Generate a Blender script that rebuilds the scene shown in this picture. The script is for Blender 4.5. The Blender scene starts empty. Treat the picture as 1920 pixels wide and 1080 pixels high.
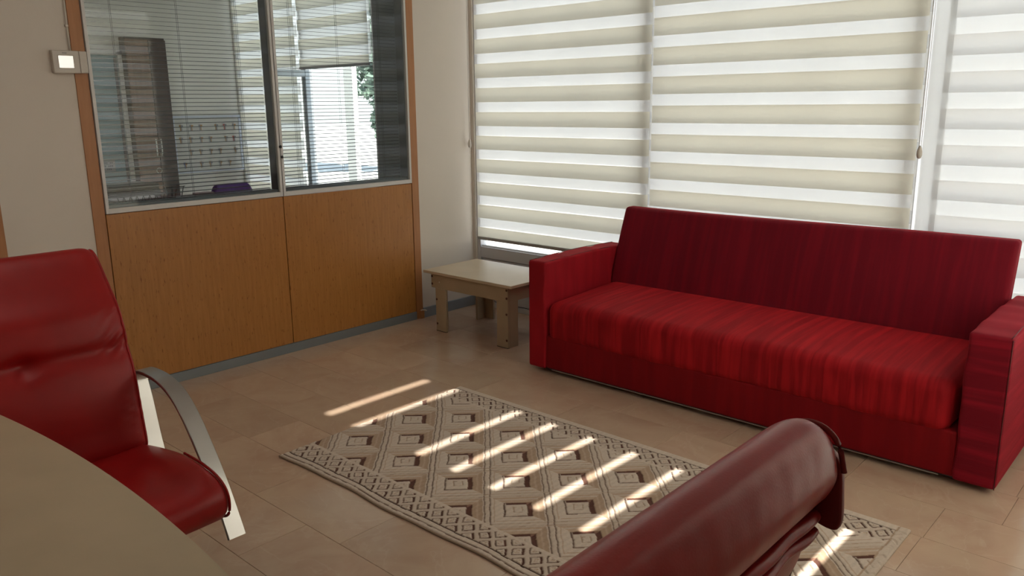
import bpy, bmesh, math, random
import numpy as np
from mathutils import Vector, Matrix
random.seed(7)
rng = np.random.RandomState(5)
D = bpy.data
SC = bpy.context.scene
COL = SC.collection

# ---------------------------------------------------------------- camera
yaw, pitch, roll, FPX = 0.7396, -0.2249, -0.0106, 1508.3
fwd = Vector((-math.sin(yaw)*math.cos(pitch), math.cos(yaw)*math.cos(pitch), math.sin(pitch)))
rt = fwd.cross(Vector((0, 0, 1))).normalized()
up = rt.cross(fwd)
r2 = rt*math.cos(roll) + up*math.sin(roll)
u2 = up*math.cos(roll) - rt*math.sin(roll)
cd = D.cameras.new('camera'); cam = D.objects.new('camera', cd); COL.objects.link(cam)
M = Matrix.Identity(4)
for i in range(3):
    M[i][0] = r2[i]; M[i][1] = u2[i]; M[i][2] = -fwd[i]
M[0][3], M[1][3], M[2][3] = 4.5533, -4.5361, 1.6
cam.matrix_world = M
cd.sensor_width = 36; cd.lens = FPX/1920*36; cd.clip_start = 0.02; cd.clip_end = 300
SC.camera = cam
# ---------------------------------------------------------------- world, sun, exposure
w = D.worlds.new('sky'); SC.world = w; w.use_nodes = True
nt = w.node_tree; nt.nodes.clear()
out = nt.nodes.new('ShaderNodeOutputWorld'); bg = nt.nodes.new('ShaderNodeBackground')
tc = nt.nodes.new('ShaderNodeTexCoord'); sx = nt.nodes.new('ShaderNodeSeparateXYZ'); cr = nt.nodes.new('ShaderNodeValToRGB')
nt.links.new(tc.outputs['Generated'], sx.inputs[0]); nt.links.new(sx.outputs['Z'], cr.inputs[0])
cr.color_ramp.elements[0].position = 0.0; cr.color_ramp.elements[0].color = (1.0, 1.0, 0.97, 1)
cr.color_ramp.elements[1].position = 0.8; cr.color_ramp.elements[1].color = (0.62, 0.78, 1.0, 1)
nt.links.new(cr.outputs[0], bg.inputs[0]); bg.inputs[1].default_value = 1.75
nt.links.new(bg.outputs[0], out.inputs[0])
sd = D.lights.new('sun', 'SUN'); sun = D.objects.new('sun', sd); COL.objects.link(sun)
sd.energy = 26.0; sd.angle = 0.0093; sd.color = (1.0, 0.93, 0.84)
sun.location = (20, -1, 15)
sun.rotation_euler = Vector((-0.814, 0.038, -0.580)).to_track_quat('-Z', 'Y').to_euler()
SC.view_settings.view_transform = 'Standard'; SC.view_settings.look = 'None'
SC.view_settings.exposure = 0.0; SC.view_settings.gamma = 1.0
SC.view_settings.use_curve_mapping = False
SC.render.film_transparent = False
try:
    SC.cycles.max_bounces = 10; SC.cycles.diffuse_bounces = 6; SC.cycles.transmission_bounces = 8
    SC.cycles.transparent_max_bounces = 24; SC.cycles.sample_clamp_indirect = 6.0
except Exception:
    pass

# ---------------------------------------------------------------- materials
def mat(name):
    m = D.materials.new(name); m.use_nodes = True
    b = m.node_tree.nodes['Principled BSDF']
    return m, m.node_tree, b
def N(nt, t, **k):
    n = nt.nodes.new(t)
    for a, v in k.items(): setattr(n, a, v)
    return n
def plain(name, c, rough=0.5, metal=0.0, bump=0, bscale=200, var=0.0, vscale=3, coat=0, sheen=0):
    m, nt, b = mat(name)
    b.inputs['Base Color'].default_value = (*c, 1); b.inputs['Roughness'].default_value = rough
    b.inputs['Metallic'].default_value = metal
    b.inputs['Coat Weight'].default_value = coat; b.inputs['Sheen Weight'].default_value = sheen
    t = N(nt, 'ShaderNodeTexCoord')
    if var:
        n = N(nt, 'ShaderNodeTexNoise'); n.inputs['Scale'].default_value = vscale; n.inputs['Detail'].default_value = 4
        nt.links.new(t.outputs['Object'], n.inputs['Vector'])
        r = N(nt, 'ShaderNodeValToRGB')
        r.color_ramp.elements[0].position = .3; r.color_ramp.elements[1].position = .7
        r.color_ramp.elements[0].color = (*[x*(1-var) for x in c], 1); r.color_ramp.elements[1].color = (*[min(1, x*(1+var)) for x in c], 1)
        nt.links.new(n.outputs[0], r.inputs[0]); nt.links.new(r.outputs[0], b.inputs['Base Color'])
    if bump:
        n2 = N(nt, 'ShaderNodeTexNoise'); n2.inputs['Scale'].default_value = bscale; n2.inputs['Detail'].default_value = 3
        nt.links.new(t.outputs['Object'], n2.inputs['Vector'])
        bp = N(nt, 'ShaderNodeBump'); bp.inputs['Strength'].default_value = bump; bp.inputs['Distance'].default_value = .002
        nt.links.new(n2.outputs[0], bp.inputs['Height']); nt.links.new(bp.outputs[0], b.inputs['Normal'])
    return m
def grain(name, c1, c2, axis=2, scale=60, stretch=18, rough=.4, coat=0.0, spots=False):
    m, nt, b = mat(name)
    t = N(nt, 'ShaderNodeTexCoord'); mp = N(nt, 'ShaderNodeMapping')
    s = [scale]*3; s[axis] = scale/stretch; mp.inputs['Scale'].default_value = s
    nt.links.new(t.outputs['Object'], mp.inputs[0])
    n = N(nt, 'ShaderNodeTexNoise'); n.inputs['Scale'].default_value = 1; n.inputs['Detail'].default_value = 6; n.inputs['Roughness'].default_value = .65
    nt.links.new(mp.outputs[0], n.inputs['Vector'])
    r = N(nt, 'ShaderNodeValToRGB'); r.color_ramp.elements[0].position = .32; r.color_ramp.elements[1].position = .68
    r.color_ramp.elements[0].color = (*c1, 1); r.color_ramp.elements[1].color = (*c2, 1)
    nt.links.new(n.outputs[0], r.inputs[0])
    col = r.outputs[0]
    if spots:
        mp2 = N(nt, 'ShaderNodeMapping'); s2 = [90]*3; s2[axis] = 22; mp2.inputs['Scale'].default_value = s2
        nt.links.new(t.outputs['Object'], mp2.inputs[0])
        n3 = N(nt, 'ShaderNodeTexNoise'); n3.inputs['Scale'].default_value = 1; n3.inputs['Detail'].default_value = 2
        nt.links.new(mp2.outputs[0], n3.inputs['Vector'])
        r3 = N(nt, 'ShaderNodeValToRGB'); r3.color_ramp.elements[0].position = .62; r3.color_ramp.elements[1].position = .72
        r3.color_ramp.elements[0].color = (1, 1, 1, 1); r3.color_ramp.elements[1].color = (.62, .5, .42, 1)
        nt.links.new(n3.outputs[0], r3.inputs[0])
        mx = N(nt, 'ShaderNodeMixRGB', blend_type='MULTIPLY'); mx.inputs[0].default_value = 1
        nt.links.new(col, mx.inputs[1]); nt.links.new(r3.outputs[0], mx.inputs[2]); col = mx.outputs[0]
    nt.links.new(col, b.inputs['Base Color'])
    b.inputs['Roughness'].default_value = rough; b.inputs['Coat Weight'].default_value = coat
    return m
def marble(name):
    m, nt, b = mat(name)
    t = N(nt, 'ShaderNodeTexCoord'); oi = N(nt, 'ShaderNodeObjectInfo')
    g = N(nt, 'ShaderNodeNewGeometry')
    ad = N(nt, 'ShaderNodeVectorMath', operation='ADD')
    sc = N(nt, 'ShaderNodeMath', operation='MULTIPLY'); sc.inputs[1].default_value = 30
    nt.links.new(oi.outputs['Random'], sc.inputs[0])
    nt.links.new(t.outputs['Object'], ad.inputs[0]); nt.links.new(sc.outputs[0], ad.inputs[1])
    n = N(nt, 'ShaderNodeTexNoise'); n.inputs['Scale'].default_value = 3.2; n.inputs['Detail'].default_value = 7; n.inputs['Roughness'].default_value = .6; n.inputs['Distortion'].default_value = .8
    nt.links.new(ad.outputs[0], n.inputs['Vector'])
    r = N(nt, 'ShaderNodeValToRGB'); e = r.color_ramp.elements
    e[0].position = .3; e[0].color = (.47, .32, .235, 1); e[1].position = .72; e[1].color = (.55, .415, .30, 1)
    x = e.new(.5); x.color = (.515, .375, .275, 1)
    nt.links.new(n.outputs[0], r.inputs[0])
    # veins
    n2 = N(nt, 'ShaderNodeTexNoise'); n2.inputs['Scale'].default_value = 2.6; n2.inputs['Detail'].default_value = 5; n2.inputs['Distortion'].default_value = 1.8
    nt.links.new(ad.outputs[0], n2.inputs['Vector'])
    r2_ = N(nt, 'ShaderNodeValToRGB'); e = r2_.color_ramp.elements
    e[0].position = .485; e[0].color = (0, 0, 0, 1); e[1].position = .5; e[1].color = (1, 1, 1, 1); y = e.new(.515); y.color = (0, 0, 0, 1)
    nt.links.new(n2.outputs[0], r2_.inputs[0])
    ml = N(nt, 'ShaderNodeMath', operation='MULTIPLY'); ml.inputs[1].default_value = .22; nt.links.new(r2_.outputs[0], ml.inputs[0])
    mx = N(nt, 'ShaderNodeMixRGB'); mx.inputs[2].default_value = (.62, .5, .38, 1)
    nt.links.new(ml.outputs[0], mx.inputs[0]); nt.links.new(r.outputs[0], mx.inputs[1])
    hs = N(nt, 'ShaderNodeHueSaturation')
    mr = N(nt, 'ShaderNodeMapRange'); mr.inputs['To Min'].default_value = .93; mr.inputs['To Max'].default_value = 1.06
    nt.links.new(oi.outputs['Random'], mr.inputs[0]); nt.links.new(mr.outputs[0], hs.inputs['Value'])
    nt.links.new(mx.outputs[0], hs.inputs['Color']); nt.links.new(hs.outputs[0], b.inputs['Base Color'])
    b.inputs['Roughness'].default_value = .12
    b.inputs['Specular IOR Level'].default_value = .45
    return m
def leather(name, c1, c2, rough=.33):
    m, nt, b = mat(name)
    t = N(nt, 'ShaderNodeTexCoord')
    n = N(nt, 'ShaderNodeTexNoise'); n.inputs['Scale'].default_value = 5; n.inputs['Detail'].default_value = 5
    nt.links.new(t.outputs['Object'], n.inputs['Vector'])
    r = N(nt, 'ShaderNodeValToRGB'); r.color_ramp.elements[0].position = .35; r.color_ramp.elements[1].position = .65
    r.color_ramp.elements[0].color = (*c1, 1); r.color_ramp.elements[1].color = (*c2, 1)
    nt.links.new(n.outputs[0], r.inputs[0]); nt.links.new(r.outputs[0], b.inputs['Base Color'])
    b.inputs['Roughness'].default_value = rough
    n2 = N(nt, 'ShaderNodeTexVoronoi'); n2.inputs['Scale'].default_value = 260
    n3 = N(nt, 'ShaderNodeTexNoise'); n3.inputs['Scale'].default_value = 14; n3.inputs['Detail'].default_value = 2; n3.inputs['Distortion'].default_value = .3
    b.inputs['Specular IOR Level'].default_value = .28
    nt.links.new(t.outputs['Object'], n2.inputs['Vector']); nt.links.new(t.outputs['Object'], n3.inputs['Vector'])
    b1 = N(nt, 'ShaderNodeBump'); b1.inputs['Strength'].default_value = .08; b1.inputs['Distance'].default_value = .001
    b2 = N(nt, 'ShaderNodeBump'); b2.inputs['Strength'].default_value = .16; b2.inputs['Distance'].default_value = .003
    nt.links.new(n2.outputs['Distance'], b1.inputs['Height']); nt.links.new(n3.outputs[0], b2.inputs['Height'])
    nt.links.new(b2.outputs[0], b1.inputs['Normal']); nt.links.new(b1.outputs[0], b.inputs['Normal'])
    return m
def stripe_fabric(name, axis, c1=(.25, .003, .010), c2=(.40, .006, .014), freq=14, contrast=1.0):
    """woven chenille with soft irregular ribs running across `axis`"""
    m, nt, b = mat(name)
    t = N(nt, 'ShaderNodeTexCoord'); mp = N(nt, 'ShaderNodeMapping')
    s = [1.6]*3; s[axis] = freq; mp.inputs['Scale'].default_value = s
    nt.links.new(t.outputs['Object'], mp.inputs[0])
    n = N(nt, 'ShaderNodeTexNoise'); n.inputs['Scale'].default_value = 1; n.inputs['Detail'].default_value = 3; n.inputs['Distortion'].default_value = .35
    nt.links.new(mp.outputs[0], n.inputs['Vector'])
    r = N(nt, 'ShaderNodeValToRGB'); r.color_ramp.elements[0].position = .42; r.color_ramp.elements[1].position = .66
    r.color_ramp.elements[0].color = (*c1, 1); r.color_ramp.elements[1].color = (*c2, 1)
    nt.links.new(n.outputs[0], r.inputs[0]); nt.links.new(r.outputs[0], b.inputs['Base Color'])
    b.inputs['Roughness'].default_value = .75; b.inputs['Sheen Weight'].default_value = .35
    b.inputs['Sheen Tint'].default_value = (1, .06, .08, 1); b.inputs['Sheen Roughness'].default_value = .35
    b.inputs['Specular IOR Level'].default_value = .2
    bp = N(nt, 'ShaderNodeBump'); bp.inputs['Strength'].default_value = .6*contrast; bp.inputs['Distance'].default_value = .006
    n2 = N(nt, 'ShaderNodeTexNoise'); n2.inputs['Scale'].default_value = 500
    nt.links.new(t.outputs['Object'], n2.inputs['Vector'])
    b0 = N(nt, 'ShaderNodeBump'); b0.inputs['Strength'].default_value = .4; b0.inputs['Distance'].default_value = .001
    nt.links.new(n2.outputs[0], b0.inputs['Height'])
    nt.links.new(n.outputs[0], bp.inputs['Height']); nt.links.new(b0.outputs[0], bp.inputs['Normal']); nt.links.new(bp.outputs[0], b.inputs['Normal'])
    return m
def cloth(name, c, trans, transp=0.0, refl=None):
    m = D.materials.new(name); m.use_nodes = True; nt = m.node_tree; nt.nodes.clear()
    o = N(nt, 'ShaderNodeOutputMaterial'); d = N(nt, 'ShaderNodeBsdfDiffuse'); tl = N(nt, 'ShaderNodeBsdfTranslucent')
    tc = N(nt, 'ShaderNodeTexCoord'); n = N(nt, 'ShaderNodeTexNoise'); n.inputs['Scale'].default_value = 1.7; n.inputs['Detail'].default_value = 2
    nt.links.new(tc.outputs['Object'], n.inputs['Vector'])
    r = N(nt, 'ShaderNodeValToRGB'); r.color_ramp.elements[0].position = .3; r.color_ramp.elements[1].position = .7
    r.color_ramp.elements[0].color = (*[x*.93 for x in c], 1); r.color_ramp.elements[1].color = (*c, 1)
    nt.links.new(n.outputs[0], r.inputs[0])
    nt.links.new(r.outputs[0], tl.inputs[0]); d.inputs[0].default_value = (*(refl or c), 1)
    mx = N(nt, 'ShaderNodeMixShader'); mx.inputs[0].default_value = trans
    nt.links.new(d.outputs[0], mx.inputs[1]); nt.links.new(tl.outputs[0], mx.inputs[2])
    last = mx
    if transp:
        tp = N(nt, 'ShaderNodeBsdfTransparent'); m2 = N(nt, 'ShaderNodeMixShader'); m2.inputs[0].default_value = transp
        nt.links.new(mx.outputs[0], m2.inputs[1]); nt.links.new(tp.outputs[0], m2.inputs[2]); last = m2
    nt.links.new(last.outputs[0], o.inputs[0])
    return m
def glass(name, tint=(.96, .98, .97), ior=1.5, gain=1.0):
    m = D.materials.new(name); m.use_nodes = True; nt = m.node_tree; nt.nodes.clear()
    o = N(nt, 'ShaderNodeOutputMaterial'); g = N(nt, 'ShaderNodeBsdfGlossy'); g.inputs['Roughness'].default_value = 0.0
    tp = N(nt, 'ShaderNodeBsdfTransparent'); tp.inputs[0].default_value = (*tint, 1)
    f = N(nt, 'ShaderNodeFresnel'); f.inputs['IOR'].default_value = ior
    ml = N(nt, 'ShaderNodeMath', operation='MULTIPLY', use_clamp=True); ml.inputs[1].default_value = gain
    nt.links.new(f.outputs[0], ml.inputs[0])
    mx = N(nt, 'ShaderNodeMixShader'); nt.links.new(ml.outputs[0], mx.inputs[0])
    nt.links.new(tp.outputs[0], mx.inputs[1]); nt.links.new(g.outputs[0], mx.inputs[2]); nt.links.new(mx.outputs[0], o.inputs[0])
    return m
def emis(name, c, s):
    m, nt, b = mat(name); b.inputs['Base Color'].default_value = (*c, 1)
    b.inputs['Emission Color'].default_value = (*c, 1); b.inputs['Emission Strength'].default_value = s
    return m

WALL = plain('painted_plaster', (.66, .60, .53), .7, bump=.15, bscale=90, var=.03, vscale=1.5)
WHITE = plain('white_paint', (.72, .72, .70), .6)
ALU = plain('white_aluminium', (.62, .61, .59), .4)
GREY = plain('grey_aluminium', (.20, .22, .235), .35, metal=.2)
DGREY = plain('dark_grey_jamb', (.085, .095, .108), .45)
FRAMEB = plain('grey_white_window_profile', (.60, .60, .62), .4)
WOOD = grain('orange_beech_veneer', (.345, .140, .030), (.435, .190, .045), 2, 60, 16, .38, .0, True)
WOODE = grain('orange_beech_edging', (.36, .150, .052), (.42, .185, .068), 2, 50, 14, .45)
GAP = plain('dark_joint', (.02, .012, .01), .8)
TILE = marble('beige_marble')
GROUT = plain('grout', (.34, .24, .18), .8)
BASEB = plain('grey_baseboard_tile', (.24, .265, .29), .3, var=.06, vscale=6)
LAM = plain('pale_maple_laminate', (.43, .345, .23), .42, var=.05, vscale=7)
LAMT = plain('pale_maple_table_laminate', (.60, .50, .36), .30, var=.04, vscale=7)
PLUG = plain('brown_plug', (.10, .035, .02), .5)
BEIGE = cloth('beige_blind_fabric', (.76, .73, .62), .47, refl=(.60, .57, .49))
SHEER = cloth('white_sheer_fabric', (.90, .92, .94), .58, .42, refl=(.8, .81, .82))
SHEER_OPEN = cloth('open_mesh_sheer_fabric', (.93, .95, .97), .62, .85)
COOL = cloth('cool_white_blind_fabric', (.80, .80, .79), .50, refl=(.66, .66, .66))
BACKB = cloth('beige_blind_fabric_rear_layer', (.88, .89, .89), .44, refl=(.72, .71, .67))
GLASS = glass('window_glass')
PGLASS = glass('partition_glass', (.84, .90, .91), 1.5, 1.0)
CHROME = plain('chrome', (.48, .465, .45), .28, metal=1.0)
BLACK = plain('black_plastic', (.012, .012, .012), .4)
LRED = leather('red_leather', (.24, .004, .004), (.29, .006, .006), .38)
LRED2 = leather('worn_burgundy_leather', (.27, .012, .012), (.33, .018, .017), .33)
LDARK = leather('dark_burgundy_leather', (.15, .010, .010), (.20, .014, .013), .4)
SLAT = plain('slat_grey', (.045, .05, .055), .5)
PLAS = plain('ivory_plastic', (.56, .52, .46), .45)
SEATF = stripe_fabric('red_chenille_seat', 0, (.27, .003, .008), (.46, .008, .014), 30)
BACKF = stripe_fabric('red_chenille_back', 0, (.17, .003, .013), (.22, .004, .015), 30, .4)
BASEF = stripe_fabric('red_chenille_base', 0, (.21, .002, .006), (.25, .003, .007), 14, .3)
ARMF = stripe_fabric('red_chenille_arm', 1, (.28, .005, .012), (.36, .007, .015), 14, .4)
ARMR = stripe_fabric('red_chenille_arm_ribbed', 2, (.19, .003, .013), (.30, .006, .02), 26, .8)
PIPE = plain('dark_red_piping', (.10, .003, .006), .6)

# ---------------------------------------------------------------- mesh helpers
def mk(name, V_, F_, m=None, parent=None, smooth=False):
    me = D.meshes.new(name); me.from_pydata([tuple(v) for v in V_], [], F_); me.update()
    if m: me.materials.append(m)
    if smooth:
        me.polygons.foreach_set('use_smooth', [True]*len(me.polygons))
    o = D.objects.new(name, me); COL.objects.link(o)
    if parent: o.parent = parent
    return o
def bm_obj(name, bm, m=None, parent=None, smooth=False):
    me = D.meshes.new(name); bm.to_mesh(me); bm.free()
    if m: me.materials.append(m)
    if smooth: me.polygons.foreach_set('use_smooth', [True]*len(me.polygons))
    o = D.objects.new(name, me); COL.objects.link(o)
    if parent: o.parent = parent
    return o
def add_box(bm, a, b, bev=0.0, seg=1):
    t = bmesh.new()
    bmesh.ops.create_cube(t, size=1)
    for v in t.verts:
        v.co = Vector([(a[i]+b[i])/2 + v.co[i]*(b[i]-a[i]) for i in range(3)])
    if bev: bmesh.ops.bevel(t, geom=list(t.edges), offset=bev, segments=seg, profile=.5, affect='EDGES')
    me = D.meshes.new('tmp'); t.to_mesh(me); t.free(); bm.from_mesh(me); D.meshes.remove(me)
def box(name, a, b, m, parent=None, bev=0.0, seg=1):
    """box a..b in the parent's frame; a top-level box gets its origin at its base centre"""
    bm = bmesh.new()
    if parent is None:
        c = Vector(((a[0]+b[0])/2, (a[1]+b[1])/2, a[2]))
        add_box(bm, [a[i]-c[i] for i in range(3)], [b[i]-c[i] for i in range(3)], bev, seg)
        o = bm_obj(name, bm, m); o.location = c; return o
    add_box(bm, a, b, bev, seg)
    return bm_obj(name, bm, m, parent)
def boxes(name, L, m, parent=None, bev=0.0):
    bm = bmesh.new()
    for a, b in L: add_box(bm, a, b, bev)
    return bm_obj(name, bm, m, parent)
def empty(name, loc=(0, 0, 0), rz=0):
    o = D.objects.new(name, None); COL.objects.link(o); o.location = loc; o.rotation_euler = (0, 0, rz); o.empty_display_size = .1
    return o
def tag(o, label=None, cat=None, group=None, kind=None):
    if label: o['label'] = label
    if cat: o['category'] = cat
    if group: o['group'] = group
    if kind: o['kind'] = kind
    return o
def struct(o, label=None, cat=None):
    o['kind'] = 'structure'
    if label: o['label'] = label
    if cat: o['category'] = cat
    return o
def copy_tree(o, parent=None):
    c = o.copy(); COL.objects.link(c)
    if parent: c.parent = parent
    for ch in list(o.children): copy_tree(ch, c)
    return c
def share(src, parent, loc=(0, 0, 0), rot=(0, 0, 0)):
    c = src.copy(); COL.objects.link(c); c.parent = parent; c.location = loc; c.rotation_euler = rot
    return c
def lathe(name, prof, m, parent=None, seg=24, loc=(0, 0, 0)):
    V_ = []; F_ = []
    for r, z in prof:
        for k in range(seg):
            a = 2*math.pi*k/seg; V_.append((r*math.cos(a), r*math.sin(a), z))
    for i in range(len(prof)-1):
        for k in range(seg):
            F_.append((i*seg+k, i*seg+(k+1) % seg, (i+1)*seg+(k+1) % seg, (i+1)*seg+k))
    F_.append(tuple(range(seg-1, -1, -1))); F_.append(tuple((len(prof)-1)*seg+k for k in range(seg)))
    o = mk(name, V_, F_, m, parent, True); o.location = loc
    return o
def tube(name, pts, r, m, parent=None, seg=8, closed=False):
    pts = [Vector(p) for p in pts]; n = len(pts); V_ = []; F_ = []
    for i, p in enumerate(pts):
        a = pts[(i-1) % n] if (closed or i) else pts[0]
        b = pts[(i+1) % n] if (closed or i < n-1) else pts[-1]
        t = (b-a).normalized(); h = Vector((0, 0, 1)) if abs(t.z) < .9 else Vector((1, 0, 0))
        u = t.cross(h).normalized(); v = t.cross(u)
        for k in range(seg):
            q = 2*math.pi*k/seg; V_.append(p + u*math.cos(q)*r + v*math.sin(q)*r)
    for i in range(n if closed else n-1):
        j = (i+1) % n
        for k in range(seg):
            F_.append((i*seg+k, i*seg+(k+1) % seg, j*seg+(k+1) % seg, j*seg+k))
    if not closed:
        F_.append(tuple(range(seg-1, -1, -1))); F_.append(tuple((n-1)*seg+k for k in range(seg)))
    return mk(name, V_, F_, m, parent, True)
def spline(P, n):
    """Catmull-Rom through P, n points"""
    P = [np.array(p, float) for p in P]; Q = [2*P[0]-P[1]] + P + [2*P[-1]-P[-2]]
    out = []
    for s in np.linspace(0, len(P)-1-1e-9, n):
        i = int(s); t = s-i; a, b, c, d = Q[i:i+4]
        out.append(.5*((2*b)+(c-a)*t+(2*a-5*b+4*c-d)*t*t+(3*b-a-3*c+d)*t**3))
    return np.array(out)
def rounded_block(name, a, b, r, m, parent, n=(24, 12, 8), fn=None):
    """box with fully rounded edges on a dense grid; fn(P, lo, hi) may push the points about"""
    a = np.array(a, float); b = np.array(b, float); c = (a+b)/2; h = (b-a)/2
    bm = bmesh.new(); vm = {}
    def coords(ax):
        k = n[ax]; inner = np.linspace(-h[ax]+r, h[ax]-r, k)
        e = [-h[ax], -h[ax]+r*.15, -h[ax]+r*.4, -h[ax]+r*.7]
        return np.concatenate([e, inner, -np.array(e)[::-1]])
    cs = [coords(i) for i in range(3)]
    def vert(i, j, k):
        key = (i, j, k)
        if key not in vm:
            P = np.array([cs[0][i], cs[1][j], cs[2][k]]); I = np.clip(P, -(h-r), h-r); d = P-I; L = np.linalg.norm(d)
            if L > 1e-9: P = I + d/L*r
            P = P + c
            if fn is not None: P = fn(P)
            vm[key] = bm.verts.new(P)
        return vm[key]
    A, B, C_ = [len(q) for q in cs]
    for j in range(B-1):
        for k in range(C_-1):
            bm.faces.new((vert(0, j, k), vert(0, j, k+1), vert(0, j+1, k+1), vert(0, j+1, k)))
            bm.faces.new((vert(A-1, j, k), vert(A-1, j+1, k), vert(A-1, j+1, k+1), vert(A-1, j, k+1)))
    for i in range(A-1):
        for k in range(C_-1):
            bm.faces.new((vert(i, 0, k), vert(i+1, 0, k), vert(i+1, 0, k+1), vert(i, 0, k+1)))
            bm.faces.new((vert(i, B-1, k), vert(i, B-1, k+1), vert(i+1, B-1, k+1), vert(i+1, B-1, k)))
        for j in range(B-1):
            bm.faces.new((vert(i, j, 0), vert(i, j+1, 0), vert(i+1, j+1, 0), vert(i+1, j, 0)))
            bm.faces.new((vert(i, j, C_-1), vert(i+1, j, C_-1), vert(i+1, j+1, C_-1), vert(i, j+1, C_-1)))
    bmesh.ops.recalc_face_normals(bm, faces=bm.faces)
    return bm_obj(name, bm, m, parent, True)
def loft(name, prof, y0, y1, m, parent, r=.03, ny=26, fn=None, npf=90):
    """closed profile (x,z) swept across y with softly rounded ends"""
    P = spline(list(prof)+[prof[0]], npf+1)[:-1]
    nx = np.roll(P, -1, 0)-np.roll(P, 1, 0); nn = np.stack([nx[:, 1], -nx[:, 0]], 1); nn /= np.linalg.norm(nn, axis=1)[:, None]+1e-9
    area = .5*np.sum(P[:, 0]*np.roll(P[:, 1], -1)-np.roll(P[:, 0], -1)*P[:, 1])
    if area < 0: nn = -nn
    ends = [0, .08, .22, .42, .68]
    ys = [y0 + r*e for e in ends] + list(np.linspace(y0+r, y1-r, ny)) + [y1 - r*e for e in reversed(ends)]
    V_ = []; F_ = []
    for y in ys:
        e = min(y-y0, y1-y); t = 1-min(e/r, 1); ins = r*.85*(1-math.sqrt(max(0, 1-t*t)))
        Q = P - nn*ins
        for q in Q:
            v = np.array([q[0], y, q[1]])
            if fn is not None: v = fn(v, y0, y1)
            V_.append(v)
    n = len(P)
    for i in range(len(ys)-1):
        for k in range(n):
            F_.append((i*n+k, (i+1)*n+k, (i+1)*n+(k+1) % n, i*n+(k+1) % n))
    F_.append(tuple(range(n))); F_.append(tuple((len(ys)-1)*n+k for k in range(n-1, -1, -1)))
    o = mk(name, V_, F_, m, parent, True)
    bm = bmesh.new(); bm.from_mesh(o.data); bmesh.ops.recalc_face_normals(bm, faces=bm.faces); bm.to_mesh(o.data); bm.free()
    return o

XR = 4.80      # inner face of the right wall
H = 3.00       # ceiling height
YB = -6.2      # wall behind the camera
XA = -3.5      # far wall of the office behind the partition
# ================================================================ SETTING
# floor: slab and individual marble tiles
fl = box('floor', (XA-.2, YB-.2, -.12), (XR+.2, .02, -.004), GROUT); struct(fl)
tile_w, tile_d = .60, .295
vt = []
def tile_at(x0, x1, y0, y1):
    g = .0008
    o = box('tile', (x0+g-fl.location.x, y0+g-fl.location.y, -.006-fl.location.z), (x1-g-fl.location.x, y1-g-fl.location.y, 0.0-fl.location.z), TILE, fl, .0008)
    return o
offs = {0: 3.445, 1: 3.845, 6: 2.23}
row = 0; y = -.90
rows = [(-.90+.295*k, -.90+.295*(k+1)) for k in range(3, -1, -1)]
yy0 = .02
ytop = [-.015, -.31, -.605, -.90]
edges = [0.02] + ytop + [-.90-.295*(k+1) for k in range(18)]
for i in range(len(edges)-1):
    y1, y0 = edges[i], max(edges[i+1], YB)
    if y1 <= YB: break
    k = i-4   # row index: 0 = [-1.195,-.90]
    off = offs.get(k, 3.445 + random.choice([.0, .15, .3, .4]) + random.uniform(-.03, .03))
    x = off - math.ceil((off-0)/tile_w)*tile_w
    while x < XR:
        a, b = max(x, 0), min(x+tile_w, XR)
        if b-a > .01: tile_at(a, b, y0, y1)
        x += tile_w
# ceiling
struct(box('ceiling', (XA-.2, YB-.2, H), (XR+.2, .12, H+.15), WHITE))
FILLM = emis('fill_light_glow', (1.0, .90, .80), 2.7)  # made-up panels out of view, added as fill light for room and office
for i, (lx, ly) in enumerate(((2.0, -3.6), (2.3, -5.2), (-1.8, -2.2))):
    t = empty('fill_light_panel', (lx, ly, H-.05)); tag(t, ('flat added fill light panel above the rug', 'flat added fill light panel above the desk', 'flat added fill light panel inside the office')[i], 'added fill light')
    box('housing', (-.62, -.32, .012), (.62, .32, .05), WHITE, t, .004)
    box('diffuser', (-.59, -.29, 0), (.59, .29, .012), FILLM, t)
# wall behind camera and right wall (with glazed openings)
struct(box('wall_rear', (XA-.2, YB-.2, 0), (XR+.2, YB, H), WALL))
wr = empty('wall_right', (XR, -3, 0)); struct(wr)
def wr_box(y0, y1, z0, z1, name='wall_section'):
    return box(name, (0, y0+3, z0), (.2, y1+3, z1), WALL, wr)
wr_box(YB, -2.44, 0, H); wr_box(-.25, .12, 0, H); wr_box(-2.44, -.25, 0, .5); wr_box(-2.44, -.25, 2.80, H)
wr_box(-1.66, -1.50, .5, 2.80)
# left plane: pillars of plaster
wl = empty('wall_left', (0, 0, 0)); struct(wl)
box('plaster_return', (-.12, -.565, 0), (-.004, .0, H), WALL, wl)
box('plaster_pillar', (-.12, -3.30, 0), (-.004, -2.875, H), WALL, wl)
box('plaster_header', (-.12, -2.875, 2.56), (-.006, -.565, H), WALL, wl)
box('plaster_header', (-.12, -4.50, 2.56), (-.006, -3.30, H), WALL, wl)
box('plaster_end', (-.12, YB, 0), (-.004, -4.50, H), WALL, wl)
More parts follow.
